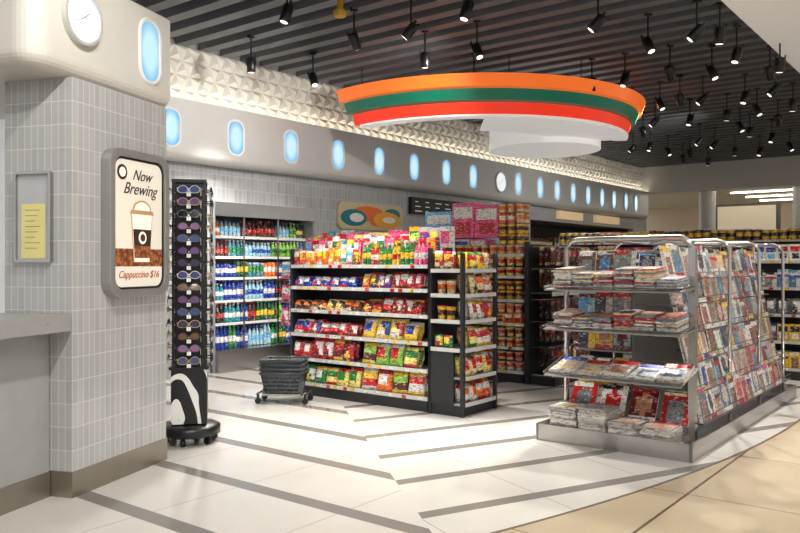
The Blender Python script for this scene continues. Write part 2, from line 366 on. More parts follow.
# ------------------------------------------------------------------ hanging ring feature
def arc(mb,cx,cy,r0,r1,z0,z1,a0,a1,n=64,tilt=0.0):
    vs=[];fs=[]
    for i in range(n+1):
        a=math.radians(a0+(a1-a0)*i/n); c,s=math.cos(a),math.sin(a)
        vs+=[(cx+(r0)*c,cy+(r0)*s,z0),(cx+(r1-tilt)*c,cy+(r1-tilt)*s,z0),(cx+r1*c,cy+r1*s,z1),(cx+r0*c,cy+r0*s,z1)]
    for i in range(n):
        for k in range(4): fs.append((i*4+k,i*4+(k+1)%4,(i+1)*4+(k+1)%4,(i+1)*4+k))
    fs+=[(0,1,2,3),(n*4+3,n*4+2,n*4+1,n*4)]
    mb.add(vs,fs)
mb=MB(); cx,cy=1.18,12.3
mb.m=0; arc(mb,cx,cy,2.3,2.58,3.645,3.795,217,356,tilt=0.05)
mb.m=1; arc(mb,cx,cy,2.2,2.48,3.49,3.625,218,354,tilt=0.05)
mb.m=2; arc(mb,cx,cy,2.05,2.37,3.325,3.47,219,352,tilt=0.05)
mb.m=3; arc(mb,cx,cy,2.0,2.2,3.35,3.77,221,352)
arc(mb,cx,cy,2.12,2.33,3.30,3.324,222,352); arc(mb,cx,cy,1.2,2.3,3.297,3.32,268,350)
mb.lathe(2.32,12.5,[(0.88,3.22),(0.88,4.08)],48)
mb.m=4
for a in (225,250,275,300,325,348):
    a=math.radians(a); mb.tube([(cx+2.4*math.cos(a),cy+2.4*math.sin(a),3.79),(cx+2.4*math.cos(a),cy+2.4*math.sin(a),4.1)],0.006,6)
build('suspended_ring_canopy',mb,[P('canopy_orange',rgb(244,112,36),0.3,emit=0.5,noise=0.02),P('canopy_green',rgb(8,110,84),0.3,emit=0.2,noise=0.02),P('canopy_red',rgb(240,54,28),0.3,emit=0.48,noise=0.02),P('canopy_white_added_glow',rgb(240,238,234),0.5,emit=0.32,noise=0.02),BLACK],W,(0,0,0))  # emission on the white underside stands in for uplight falling on it
# ------------------------------------------------------------------ track spotlights
spots=[(251,62),(287,10),(313,77),(354,38),(411,28),(425,57),(467,7),(477,48),(474,77),(598,20),(592,82),(625,77),(648,42),(670,70),(697,30),(720,32),(737,52),
(660,102),(680,97),(703,97),(727,113),(690,118),(740,125),(770,70),(775,88),(793,103),(650,145),(668,150),(683,157),(715,143),(750,130),(760,150),(790,145),(643,130),(633,147),(780,62),
(745,95),(757,108),(778,118),(700,140),(735,150),(772,136),(712,70),(690,152),(655,120),(708,160)]
meshes=[]
for q in range(5):
    mb=MB(); a=0.15+0.15*q; mb.lathe(0,0,[(0.010,0.05),(0.010,0.33)],8); mb.box(-0.04,0.04,-0.02,0.02,0.30,0.34)
    mb.push(Matrix.Rotation(q*1.9,4,'Z')@Matrix.Rotation(a,4,'X')); mb.lathe(0,0,[(0.045,-0.1),(0.052,-0.09),(0.052,0.06),(0.035,0.075)],16); mb.box(-0.060,-0.052,-0.012,0.012,-0.02,0.1); mb.box(0.052,0.060,-0.012,0.012,-0.02,0.1)
    mb.m=1; mb.lathe(0,0,[(0.036,-0.103),(0.036,-0.1005)],16); mb.pop()
    o=build('tmp',mb,[BLACK,emis('spot_lens',rgb(255,245,225),1.5)]); meshes.append(o.data); bpy.data.objects.remove(o)
light_targets={0:(-2.2,9.6,1.0),1:(-0.6,7.4,0.7),3:(-2.7,9.4,2.9),4:(0,7.2,0.7),5:(-1.5,10,0.8),6:(0.2,6.0,0.4),7:(-1.24,11.1,3.0),9:(1.8,5.6,0.7),12:(2.4,6.3,0.8),14:(3.2,6.8,0.7),8:(1.0,9.0,1.0),15:(2.2,5.2,0.3),17:(1.8,15.0,3.0),20:(4,12,1),22:(3.0,16.6,3.0),23:(4,9,0.8),2:(-0.9,8.0,1.0)}
for i,(px,py) in enumerate(spots):
    Yd=778*2.38/(264-py); Xd=(px-400)/778*Yd
    ob=bpy.data.objects.new('track_spotlight',meshes[i%5]); bpy.context.collection.objects.link(ob); ob.location=(Xd,Yd,3.76)
    if i in light_targets:
        l=bpy.data.lights.new('lamp','SPOT'); l.energy=370; l.spot_size=math.radians(68); l.spot_blend=0.8; l.shadow_soft_size=0.05; l.color=(1,0.96,0.9)
        if i in (3,7,17,22): l.energy=130; l.spot_size=math.radians(100); l.spot_blend=1
        lo=bpy.data.objects.new('lamp',l); bpy.context.collection.objects.link(lo); lo.parent=ob
        d=Vector(light_targets[i])-Vector((Xd,Yd,3.62)); lo.location=(0,0,-0.15); lo.rotation_euler=d.to_track_quat('-Z','Y').to_euler()
mb=MB(); mb.lathe(0,0,[(0.05,-0.05),(0.07,0),(0.03,0.03),(0.03,0.3)],14); o=build('smoke_detector',mb,[P('detector_yellow',rgb(220,170,40),0.4)]); o.location=(-0.57,7.4,3.8)
def spot(name,loc,tgt,en,size=60,blend=0.6,soft=0.06,col=(1,0.96,0.9)):
    l=bpy.data.lights.new('lamp','SPOT'); l.energy=en; l.spot_size=math.radians(size); l.spot_blend=blend; l.shadow_soft_size=soft; l.color=col
    mb=MB(); mb.lathe(0,0,[(0.09,-0.012),(0.10,0.0)],24); mb.m=1; mb.lathe(0,0,[(0.07,-0.014),(0.07,-0.0125)],24)
    o=build(name,mb,[WHITE,emis('downlight_lens',rgb(255,245,230),6)]); o.location=loc
    lo=bpy.data.objects.new('lamp',l); bpy.context.collection.objects.link(lo); lo.parent=o; lo.location=(0,0,-0.03)
    d=Vector(tgt)-Vector(loc); lo.rotation_euler=d.to_track_quat('-Z','Y').to_euler()
for (x,y) in ((1.8,4.24),(2.35,4.75)): spot('pool_and_fill_downlight',(x,y,3.99),(x,y,0),170,4.5,0.25,0.005)
for (x,y) in ((1.0,2.0),(3.0,3.4),(0.0,0.6),(4.6,5.6)): spot('pool_and_fill_downlight',(x,y,3.99),(x-0.6,y+1.2,0),150,110,0.8,0.1)  # added fill lights, out of view overhead
for (x,y,tx,ty) in ((-0.6,3.2,-1.9,5.2),(-1.0,2.0,-2.0,4.6)): spot('pool_and_fill_downlight',(x,y,3.99),(tx,ty,1.5),240,80,0.8,0.1)  # added lights out of view, brightening the tiled column

# ------------------------------------------------------------------ products
red=rgb(200,22,28);yel=rgb(245,200,40);blu=rgb(22,60,165);grn=rgb(35,130,55);org=rgb(238,112,22);pnk=rgb(235,85,140);wht=rgb(232,230,224);brn=rgb(85,42,22);pur=rgb(110,50,140);teal=rgb(20,140,150);blk=rgb(25,22,24);crm=rgb(232,210,160);lgr=rgb(140,195,60);sky=rgb(110,185,230);mar=rgb(115,18,32);gry=rgb(120,125,130);lye=rgb(248,228,120)
def bag(mb,x,y,z,w,h,d,c1,c2,c3):
    nx,nz=5,6; vs=[];fs=[];cc=[]
    for j in range(nz+1):
        for i in range(nx+1):
            s=2*i/nx-1; t=2*j/nz-1; pf=d*(max(0,1-s**4)**.5)*(max(0,1-t**4)**.6)
            vs.append((x+w/2*s*(1-0.05*(1-t*t)),y-pf*0.6+R.uniform(-.002,.002),z+h*j/nz))
    st=R.random()
    for j in range(nz):
        for i in range(nx):
            a=j*(nx+1)+i; fs.append((a,a+1,a+nx+2,a+nx+1))
            s=2*(i+.5)/nx-1;t=2*(j+.5)/nz-1
            if st<.4: q=c2 if s*s+(t-.15)**2<0.36 else c1
            elif st<.7: q=c2 if 0.0<t<0.6 else (c3 if t<-.5 else c1)
            else: q=c2 if s+t>0.3 and t<.7 else (c3 if s*s+(t+.4)**2<.2 else c1)
            cc.append(c3 if j==nz-1 and st<.5 else q)
    mb.add(vs,fs,cc,True)
    vs2=[(x-w/2,y,z),(x+w/2,y,z),(x+w/2*.95,y+d*.5,z+h/2),(x-w/2*.95,y+d*.5,z+h/2),(x+w/2,y,z+h),(x-w/2,y,z+h)]
    mb.add(vs2,[(0,1,2,3),(3,2,4,5)],c1)
def pbox(mb,x,y,z,w,h,d,c1,c2,c3):
    mb.box(x-w/2,x+w/2,y,y+d,z,z+h,c1)
    mb.box(x-w*.42,x+w*.42,y-.001,y,z+h*.55,z+h*.88,c2); mb.box(x-w*.3,x+w*.35,y-.001,y,z+h*.12,z+h*.45,c3)
def bottle(mb,x,y,z,w,h,d,c1,c2,c3,n=8):
    r=w/2; mb.lathe(x,y+r,[(r*.9,z),(r,z+h*.05),(r,z+h*.25),(r*1.01,z+h*.26),(r*1.01,z+h*.52),(r,z+h*.53),(r*.95,z+h*.64),(r*.42,z+h*.84),(r*.42,z+h*.9),(r*.5,z+h*.9),(r*.5,z+h)],n,[c1,c1,c1,c2,c1,c1,c1,c1,c3,c3])
def can(mb,x,y,z,w,h,d,c1,c2,c3,n=8):
    r=w/2; mb.lathe(x,y+r,[(r*.85,z),(r,z+h*.06),(r,z+h*.35),(r,z+h*.7),(r,z+h*.93),(r*.82,z+h)],n,[c1,c1,c2,c1,c3])
def cup(mb,x,y,z,w,h,d,c1,c2,c3,n=10):
    r=w/2; mb.lathe(x,y+r,[(r*.72,z),(r*.8,z+h*.3),(r*.9,z+h*.7),(r*.97,z+h*.92),(r*1.03,z+h*.92),(r*1.03,z+h)],n,[c1,c2,c1,c3,c3])
def mag(mb,x,y,z,w,h,d,c1,c2,c3):
    mb.box(x-w/2,x+w/2,y,y+d,z,z+h,wht); nx,nz=5,7
    vs=[(x-w/2+w*i/nx,y-.001,z+h*j/nz) for j in range(nz+1) for i in range(nx+1)];fs=[];cc=[]
    pc=R.choice([rgb(190,135,105),rgb(150,100,80),gry,rgb(60,60,80),c2,rgb(80,140,190),rgb(205,185,165)]); st=R.randint(0,2)
    for j in range(nz):
        for i in range(nx):
            a=j*(nx+1)+i; fs.append((a,a+1,a+nx+2,a+nx+1))
            if j==nz-1: q=c3 if i<4 else c1
            elif st==0: q=pc if 0<i<4 and j<5 else c1
            elif st==1: q=pc if i<3 and j<4 else (c2 if j==4 else c1)
            else: q=pc if (i-2)**2*1.5+(j-3)**2<5 else (c2 if j<1 else c1)
            cc.append(q)
    mb.add(vs,fs,cc)
KD={'bag':bag,'box':pbox,'bottle':bottle,'can':can,'cup':cup,'mag':mag,'packet':bag}
def rowp(mb,T,x0,x1,z,kind,pals,w,h,d,depth=2,tilt=0.0,y=0.03,group=(2,4),gap=0.004):
    """products standing in a row: local x along shelf, y into shelf"""
    x=x0+w/2+.005
    while x+w/2<=x1:
        p=R.choice(pals); c=list(p); hh=h*R.uniform(.86,1.06)
        for g in range(R.randint(*group)):
            if x+w/2>x1: break
            for k in reversed(range(depth)):
                mb.push(T@Matrix.Translation((x,y+k*d*1.15,z))@Matrix.Rotation(-tilt+R.uniform(-.04,.04),4,'X')@Matrix.Rotation(R.uniform(-.08,.08),4,'Z')@Matrix.Rotation(R.uniform(-.03,.03) if kind in('bag','packet') else 0,4,'Y'))
                KD[kind](mb,0,0,0.003,w*.97,hh*R.uniform(.96,1.04),d,*c[:3]); mb.pop()
            x+=w+gap
def TU(u0,v1): return Matrix(((0,1,0,u0),(-1,0,0,v1),(0,0,1,0),(0,0,0,1)))   # face looking -u
def TV(u0,v0): return Matrix.Translation((u0,v0,0))                        # face looking -v
snackA=[(red,yel,wht),(red,wht,yel),(yel,red,grn),(blu,yel,wht),(grn,yel,red),(org,wht,red),(wht,red,yel),(lye,red,grn),(sky,wht,yel),(blu,wht,red)]
choc=[(red,wht,brn),(brn,yel,red),(mar,yel,wht),(brn,org,crm),(red,brn,yel),(wht,brn,red),(crm,brn,yel)]
blues=[(blu,wht,sky),(blu,wht,red),(sky,blu,wht),(blu,sky,wht)]
candy=[(pnk,wht,red),(yel,grn,wht),(lgr,wht,grn),(org,yel,wht),(pnk,yel,wht),(red,wht,pnk),(teal,wht,yel),(wht,pnk,red),(pur,wht,yel),(red,yel,grn),(wht,sky,pnk),(lye,pnk,wht)]
noodle=[(org,wht,red),(crm,red,brn),(yel,brn,red),(crm,org,brn),(wht,org,red),(lye,red,wht)]
greens=[(grn,wht,yel),(lgr,red,wht),(red,yel,wht),(yel,red,wht),(crm,brn,wht),(brn,lgr,yel),(wht,grn,red),(lye,grn,red),(blu,yel,wht),(grn,lgr,wht)]
drink=[(grn,wht,grn),(lgr,grn,wht),(rgb(150,200,220),blu,wht),(rgb(170,205,215),sky,blu),(org,wht,org),(yel,grn,org),(brn,red,red),(blu,wht,blu),(rgb(60,130,150),grn,wht),(teal,wht,wht),(crm,grn,grn),(grn,lgr,wht),(blk,red,red),(rgb(30,90,60),yel,grn)]
dark=[(brn,mar,crm),(mar,crm,brn),(blk,mar,red),(brn,red,blk),(blk,brn,mar)]
def gondola(name,u0,u1,v0,v1,H,lev,divs,panel_top=None):
    mb=MB(); um=(u0+u1)/2
    mb.m=0; mb.box(u0+.02,u1-.02,v0+.02,v1-.02,0,0.10); mb.box(um-.02,um+.02,v0,v1,0.1,H-.05)
    for v in divs: mb.box(um-.035,um+.035,v-.02,v+.02,0.08,H); 
    for v in (v1-.03,): mb.box(u0+.0,u0+.04,v,v+.03,0.05,H); 
    mb.box(u0+0.005,u1-.005,v1-.012,v1,0.05,lev[-1])
    for z in lev:
        mb.m=1; mb.box(u0+.01,u1-.01,v0,v1-.012,z-.025,z)
        mb.m=2; mb.box(u0-.004,u0+.01,v0+.003,v1-.015,z-.032,z+.004); mb.box(u1-.01,u1+.004,v0+.003,v1-.015,z-.032,z+.004)
        mb.m=3; v=v0+.06
        while v<v1-.1:
            mb.box(u0-.006,u0-.004,v,v+.05,z-.03,z+.0,R.choice([wht,yel,wht,red,wht])); v+=R.uniform(.09,.2)
    return build(name,mb,[DARK,SHELF,RAIL,PK],UVF,(um,(v0+v1)/2,0))
# --- front snack gondola
LV=[0.14,0.40,0.66,0.915,1.16,1.39]
gondola('snack_gondola_shelf',5.93,6.73,4.29,6.13,1.56,LV,[4.32,5.13,6.1])
mb=MB(); T=TU(5.93,6.11); xa,xm,xb=0.0,0.975,1.8
rowp(mb,T,xa,xm,LV[0],'bag',greens,0.155,0.2,0.06,2,0.15,group=(1,3))
rowp(mb,T,xm,xb,LV[0],'bag',greens+snackA,0.19,0.22,0.08,2,0.15,group=(1,1))
rowp(mb,T,xa,xm,LV[1],'bag',[(red,yel,wht),(red,wht,mar),(red,yel,red),(org,red,wht),(mar,red,yel)],0.14,0.2,0.07,2,0.2)
rowp(mb,T,xm,xb,LV[1],'bag',greens+[(crm,brn,red),(wht,crm,yel)],0.17,0.2,0.07,2,0.2,group=(1,2))
rowp(mb,T,xa,xm,LV[2],'bag',[(red,wht,mar),(mar,red,yel),(red,blu,wht)],0.125,0.16,0.06,2,0.4)
rowp(mb,T,xm,xb,LV[2],'bag',[(yel,blu,wht),(blu,yel,wht),(lye,red,wht),(blu,wht,sky),(yel,wht,blu)],0.17,0.19,0.06,2,0.3,group=(1,2))
rowp(mb,T,xa,xm,LV[3],'packet',choc,0.115,0.12,0.05,3,0.55)
rowp(mb,T,xm,xb,LV[3],'packet',choc+[(org,yel,wht)],0.12,0.15,0.05,3,0.45)
rowp(mb,T,xa,xm,LV[4],'packet',blues,0.125,0.13,0.05,3,0.5)
rowp(mb,T,xm,xb,LV[4],'packet',candy+choc,0.09,0.16,0.04,3,0.3,group=(1,3))
build('snack_bags',mb,[PK],UVF,(6.1,5.2,0.2))
mb=MB()
rowp(mb,T,xa,xm,LV[5],'bag',candy,0.08,0.17,0.03,2,0.1,group=(1,3)); rowp(mb,T,xm,xb,LV[5],'bottle',[(red,wht,yel),(pnk,wht,red),(grn,yel,wht),(yel,red,grn)],0.05,0.22,0.05,2)
rowp(mb,T,xa,xb,LV[5],'bag',candy,0.10,0.29,0.04,1,0.0,y=0.2,group=(1,2)); rowp(mb,T,xa,xb,LV[5],'box',candy,0.13,0.37,0.08,1,0,y=0.5,group=(1,2))
rowp(mb,T,xa,xb,LV[5],'bag',candy,0.12,0.34,0.04,1,0.0,y=0.32,group=(1,1))
build('candy_packets',mb,[PK],UVF,(6.1,5.2,1.5))
mb=MB(); mb.m=0
for z in (0.72,0.98,1.24):
    mb.tube([(6.0,6.14,z),(6.0,6.38,z),(6.4,6.38,z),(6.4,6.14,z)],0.006,6); mb.tube([(6.0,6.14,z+.06),(6.0,6.38,z+.06),(6.4,6.38,z+.06),(6.4,6.14,z+.06)],0.005,6)
    mb.box(6.0,6.4,6.14,6.38,z-.004,z); mb.m=1
    rowp(mb,TU(6.0,6.38),0,0.24,z,'bag',[(wht,pnk,red),(wht,sky,pnk),(pnk,wht,red)],0.11,0.2,0.04,3,0.05,group=(1,2)); mb.m=0
mb.box(6.0,6.4,6.132,6.14,0.65,1.5)
build('wire_side_rack',mb,[CHROME,PK],UVF,(6.2,6.25,0.9))
# --- end cap
mb=MB(); mb.m=0; mb.box(5.94,6.52,3.92,4.285,0,0.1); mb.box(5.93,5.96,4.0,4.285,0.1,0.6); mb.box(5.93,6.53,4.26,4.285,0.1,1.5); 
mb.box(5.93,5.965,3.89,3.925,0,1.5); mb.box(6.50,6.53,3.89,3.925,0,1.5); mb.box(5.93,5.965,4.25,4.285,0,1.55)
ELV=[0.12,0.36,0.62,0.88,1.12,1.35]
for z in ELV:
    mb.m=1; mb.box(5.94,6.52,3.90,4.26,z-.02,z); mb.m=2; mb.box(5.965,6.50,3.886,3.9,z-.03,z+.006)
    if z>0.6: mb.box(5.922,5.93,3.925,4.25,z-.03,z+.006)
build('endcap_display_shelf',mb,[DARK,SHELF,RAIL],UVF,(6.2,4.1,0))
mb=MB(); TE=TV(5.97,3.9)
for i,z in enumerate(ELV):
    rowp(mb,TE,0.14 if z>.6 else 0.01,0.53,z,'bag',snackA+noodle,0.12,0.18,0.05,3,0.2,group=(1,2))
TF=TU(5.935,4.24)
for i,z in enumerate(ELV[2:]): rowp(mb,TF,0,0.31,z,['bag','cup','cup','bag'][i],noodle if i else snackA,0.1,0.13 if i!=3 else .15,0.05,1,0.05,y=0.03)
rowp(mb,TF,0,0.3,1.352,'bag',[(blk,yel,red),(red,yel,wht)],0.1,0.16,0.04,2,0,y=0.03)
build('instant_noodle_packets',mb,[PK],UVF,(6.2,4.1,0.3))
# --- second gondola
LV2=[0.14,0.42,0.70,0.98,1.26,1.52]
gondola('noodle_gondola_shelf',8.05,9.0,4.44,7.0,1.62,LV2,[4.47,5.7,6.96])
mb=MB(); T=TU(8.05,6.98)
for i,z in enumerate(LV2):
    rowp(mb,T,0,1.3,z,'box',candy+snackA,0.16,0.2,0.1,1); rowp(mb,T,1.3,2.5,z,['cup','cup','box','cup','cup','cup'][i],noodle,0.115,0.115,0.1,2,group=(2,4))
    if z<1.5: rowp(mb,T,1.3,2.5,z+.118,'cup',noodle,0.115,0.115,0.1,1,group=(3,5))
build('noodle_cups',mb,[PK],UVF,(8.4,5.7,0.3))
mb=MB()
for row in range(4): rowp(mb,T,2.15,2.52,1.64+row*.125,'cup',noodle,0.115,0.12,0.1,2,group=(2,4))
rowp(mb,T,1.05,1.5,1.72,'box',[(wht,blu,sky),(sky,wht,blu)],0.42,0.36,0.25,1,y=0.1,group=(1,1))
rowp(mb,T,1.45,2.18,1.72,'box',[(pnk,wht,red),(rgb(240,170,190),red,wht),(wht,pnk,blu)],0.34,0.42,0.25,1,y=0.1,group=(1,1))
rowp(mb,T,0.0,2.1,1.523,'box',[(wht,blu,sky),(crm,red,wht),(pnk,wht,red)],0.24,0.2,0.25,1,y=0.12,group=(1,1))
build('gift_boxes',mb,[PK],UVF,(8.4,5.7,1.6))
mb=MB(); mb.m=0; mb.box(8.1,9.2,4.40,4.435,0.05,1.62); mb.box(8.08,9.22,4.05,4.43,0,0.1)
mb.box(8.05,8.09,4.38,4.43,0,1.66); mb.box(9.2,9.24,4.38,4.43,0,1.66)
for z in (0.1,1.05): mb.m=1; mb.box(8.1,9.2,4.1,4.4,z,z+.02); mb.m=2; mb.box(8.1,9.2,4.09,4.1,z-.02,z+.03)
mb.m=1
for z in (0.42,0.72,0.98,1.34,1.6):
    for i in range(8): mb.tube([(8.18+i*.135,4.4,z),(8.18+i*.135,4.12,z+.01)],0.004,6)
build('hook_display_stand',mb,[DARK,CHROME,RAIL],UVF,(8.6,4.2,0))
mb=MB()
for z in (0.42,0.72,0.98,1.34,1.6):
    for i in range(8):
        p=R.choice(dark)
        for k2 in range(3):
            mb.push(Matrix.Translation((8.18+i*.135,4.13+k2*.07,z-.215))); bag(mb,0,0,0,0.115,0.21,0.03,*p); mb.pop()
build('chocolate_pouches',mb,[PK],UVF,(8.6,4.2,1))
# --- back gondolas
def simple(name,pname,u0,u1,v0,v1,H,kinds,pals,seed):
    R.seed(seed); lv=[0.14+i*(H-.3)/4 for i in range(5)]
    gondola(name,u0,u1,v0,v1,H,lv,[v0+.03,(v0+v1)/2,v1-.03]); mb=MB(); T=TU(u0,v1-.02)
    for i,z in enumerate(lv):
        rowp(mb,T,0,v1-v0-.04,z,kinds[i%len(kinds)],pals,0.13,0.2,0.07,2)
        rowp(mb,TV(u0,v0-0.002),0.02,(u1-u0)-.02,z,'box',pals,0.13,0.2,0.05,1,y=0.0)
    build(pname,mb,[PK],UVF,((u0+u1)/2,(v0+v1)/2,0.3))
simple('grocery_gondola_shelf','grocery_packets',11.0,11.9,3.4,6.6,1.62,['box','bag','can'],dark+candy,3)
simple('travel_goods_gondola_shelf','travel_goods_packets',10.3,11.2,0.9,2.9,1.60,['mag','box','bag'],[(wht,blu,sky),(yel,blk,wht),(blu,wht,red),(gry,wht,blk),(wht,red,blk)],4)
simple('souvenir_gondola_shelf','souvenir_packets',13.6,14.5,1.4,6.8,1.95,['box','can','bag'],[(wht,blu,sky),(yel,blk,wht),(crm,brn,red),(blk,wht,red),(brn,yel,wht)],5)
# ------------------------------------------------------------------ drinks cooler
R.seed(11)
mb=MB(); ca,cb=6.36,8.22
mb.m=0; mb.box(ca,cb,8.68,8.72,0,2.2); mb.box(ca,ca+.04,7.98,8.68,0,2.2); mb.box(cb-.04,cb,7.98,8.68,0,2.2)
mb.m=3; mb.box(ca+.04,cb-.04,7.92,8.68,0,0.28); mb.box(ca+.04,cb-.04,7.93,8.2,2.02,2.2); mb.m=0; mb.box(ca+.04,cb-.04,8.2,8.68,2.1,2.2)
CL=[0.285,0.62,0.92,1.22,1.50,1.77]
mb.m=1
for z in CL[1:]: mb.box(ca+.04,cb-.04,8.12,8.66,z-.02,z-.001)
mb.m=2
for z in CL[1:]: mb.box(ca+.04,cb-.04,8.105,8.12,z-.03,z+.004)
mb.m=4
for z in CL[1:]+[2.1]: mb.box(ca+.06,cb-.06,8.125,8.14,z-.03,z-.0205)
for v in (ca+.62,ca+1.24): mb.m=3; mb.box(v-.012,v+.012,8.10,8.12,0.28,2.02)
build('open_drinks_cooler',mb,[P('cooler_liner',rgb(150,154,158),0.4,0.3),SHELF,RAIL,CHROME,emis('cooler_led',rgb(235,245,255),2.5)],UVF,(7.3,8.3,0))
mb=MB(); TC=TV(ca+.05,8.13)
for i,z in enumerate(CL): rowp(mb,TC,0,cb-ca-.1,z,'bottle' if i in(0,1,2,4,5) else 'can',drink,0.066,[.29,.25,.25,.2,.21,.21][i],0.07,3,group=(2,5),y=0.02)
build('drink_bottles',mb,[PK],UVF,(7.3,8.3,1))
mb=MB(); 
for z in (0.2,0.6,1.0,1.4,1.8): mb.m=0; mb.box(15,20.4,8.9,9.29,z-.03,z); mb.m=1; mb.box(15,20.4,8.91,8.93,z-.04,z-.031)
for uu in (15,16.35,17.7,19.05,20.37): mb.m=0; mb.box(uu,uu+.03,8.9,9.29,0,2.1)
build('liquor_cabinet',mb,[P('walnut',rgb(110,75,50),0.5),LED],UVF,(17.7,9.1,0))
mb=MB()
for z in (0.2,0.6,1.0,1.4,1.8): rowp(mb,TV(15.05,8.9),0,5.3,z,'bottle',[(blk,crm,red),(brn,crm,blk),(crm,wht,blk),(red,crm,yel),(yel,brn,red)],0.1,0.3,0.1,1,group=(2,4),gap=0.02)
build('liquor_bottles',mb,[PK],UVF,(17.7,9.1,0.3))
# wall signs
e=empty('food_graphic_sign',UVF,(9.5,7.97,2.15))
mb=MB(); mb.m=0; mb.prism(rrect(9.5,2.15,1.6,0.42,0.1),7.955,7.995)
for m_,cx_,cz_,rx,rz in ((2,9.05,2.12,.3,.13),(1,9.4,2.19,.4,.12),(3,9.85,2.11,.34,.13),(2,10.0,2.21,.2,.09),(4,9.1,2.12,.16,.07),(4,9.9,2.11,.16,.05),(1,9.6,2.05,.15,.05)):
    mb.m=m_; mb.prism([(cx_+rx*math.cos(a*.2618),cz_+rz*math.sin(a*.2618)) for a in range(24)],7.955-.006*m_,7.956)
build('graphic_board',mb,[P('sign_pale',rgb(205,190,150),0.4),P('sign_orange',rgb(235,110,30),0.4),P('sign_teal',rgb(20,120,130),0.4),P('sign_yellow',rgb(240,170,50),0.4),P('sign_cream',rgb(240,235,220),0.4)],UVF,(9.5,7.97,2.15),e)
e=empty('menu_board',UVF,(11.5,7.97,2.4))
mb=MB(); mb.m=0; mb.box(10.5,12.5,7.93,7.995,2.25,2.54); mb.m=1
for i in range(6):
    for j in range(3): mb.box(10.6+i*.3,10.6+i*.3+R.uniform(.08,.2),7.926,7.93,2.3+j*.08,2.312+j*.08)
mb.m=2; mb.box(11.9,12.4,7.925,7.93,2.28,2.51)
build('board_panel',mb,[BLACK,FOAM,P('menu_photo',rgb(170,60,40),0.5,noise=.4,nscale=12)],UVF,(11.5,7.97,2.4),e)
mb=MB(); mb.m=0; mb.box(16,17.2,7.9,7.995,2.42,2.6); mb.box(18,19.4,7.9,7.995,2.42,2.6); build('aisle_header_sign',mb,[emis('header_glow',rgb(225,195,150),0.3)],UVF)
# ------------------------------------------------------------------ magazine rack
R.seed(21)
mb=MB(); va,vb=1.82,2.90
def loopf(u,v0,v1,H,r=0.1):
    pts=[(u,v0,0.06)]
    for i in range(6):
        a=math.radians(180-90*i/5); pts.append((u,v0+r+r*math.cos(a),H-r+r*math.sin(a)))
    for i in range(6):
        a=math.radians(90-90*i/5); pts.append((u,v1-r+r*math.cos(a),H-r+r*math.sin(a)))
    pts.append((u,v1,0.06)); return pts
mb.m=0
for u in (5.93,6.93,7.93,8.93): mb.tube(loopf(u,va+.03,vb-.03,1.6),0.016 if u>6 else .022,10)
for z in (1.58,1.5): mb.tube([(5.93,2.2,z),(8.93,2.2,z)],0.010,8); mb.tube([(5.93,2.52,z),(8.93,2.52,z)],0.010,8)
mb.box(5.90,5.96,va-.0,va+.05,0.06,1.52)
mb.box(5.58,9.0,va-.06,vb+.04,0.03,0.055); 
for (a0,a1,b0,b1) in ((5.57,5.59,va-.08,vb+.06),(5.57,9.02,va-.08,va-.06),(5.57,9.02,vb+.04,vb+.06),(9.0,9.02,va-.08,vb+.06)): mb.box(a0,a1,b0,b1,0.0,0.13)
FL=[(0.14,.0),(0.52,.10),(0.89,0.03),(1.20,.03)]
for z,tl in FL:
    mb.m=1; d=0.38 if z<1 else 0.36
    if z<.2: continue
    mb.push(Matrix.Translation((5.95,0,z+tl))@Matrix.Rotation(-math.atan2(tl,d),4,'Y')) 
    mb.box(-d,0,va+.0,vb-.0,-.012,0); mb.m=0; mb.tube([(-d,va+.0,0.02),(-d,vb,0.02)],0.007,6); mb.tube([(-d,va,0.02),(0,va,0.02)],0.007,6); mb.tube([(-d,vb,0.02),(0,vb,0.02)],0.007,6); mb.pop()
TI=[(0.20,va-.04),(0.42,va+.02),(0.64,va+.07),(0.86,va+.12),(1.08,va+.17),(1.28,va+.22)]
mb.m=0
for z,v in TI:
    mb.box(5.98,8.95,v,v+.07,z-.008,z); mb.tube([(5.98,v,z+.05),(8.95,v,z+.05)],0.004,6); mb.tube([(5.98,v,z+.0),(8.95,v,z+.0)],0.005,6)
    for uu in (5.98,6.95,7.95,8.93): mb.tube([(uu,v,z),(uu,2.3,z)],0.006,6)
mb.m=2; mb.box(6.05,8.95,2.34,2.36,0.06,1.2)
for z in (0.4,0.7,1.0,1.28): mb.m=1; mb.box(6.0,8.93,2.36,2.84,z-.012,z)
build('magazine_rack',mb,[CHROME,P('rack_shelf_grey',rgb(150,148,145),0.4,0.4),P('rack_backpanel',rgb(110,108,106),0.5)],UVF,(7.3,2.36,0))
magp=[(wht,red,yel),(rgb(205,200,190),red,blk),(blk,red,wht),(yel,red,blk),(rgb(50,50,60),wht,red),(rgb(50,95,140),wht,red),(rgb(190,150,125),mar,wht),(wht,blu,red),(rgb(205,190,170),wht,mar),(gry,red,wht),(rgb(190,180,165),red,blk),(rgb(95,70,55),yel,wht),(rgb(40,50,85),wht,sky),(rgb(185,40,35),wht,yel),(rgb(150,180,195),mar,wht),(wht,rgb(150,175,190),pnk),(rgb(210,160,170),red,wht),(rgb(120,150,130),wht,red),(mar,wht,yel)]
mb=MB()
for z,v in TI:
    rowp(mb,TV(5.99,v+.0),0.01,2.93,z,'mag',magp,0.19,0.265,0.012,2,0.22,y=0.012,group=(1,1),gap=0.008)
build('face_out_magazines',mb,[PK],UVF,(7.3,2.0,0.5))
mb=MB()
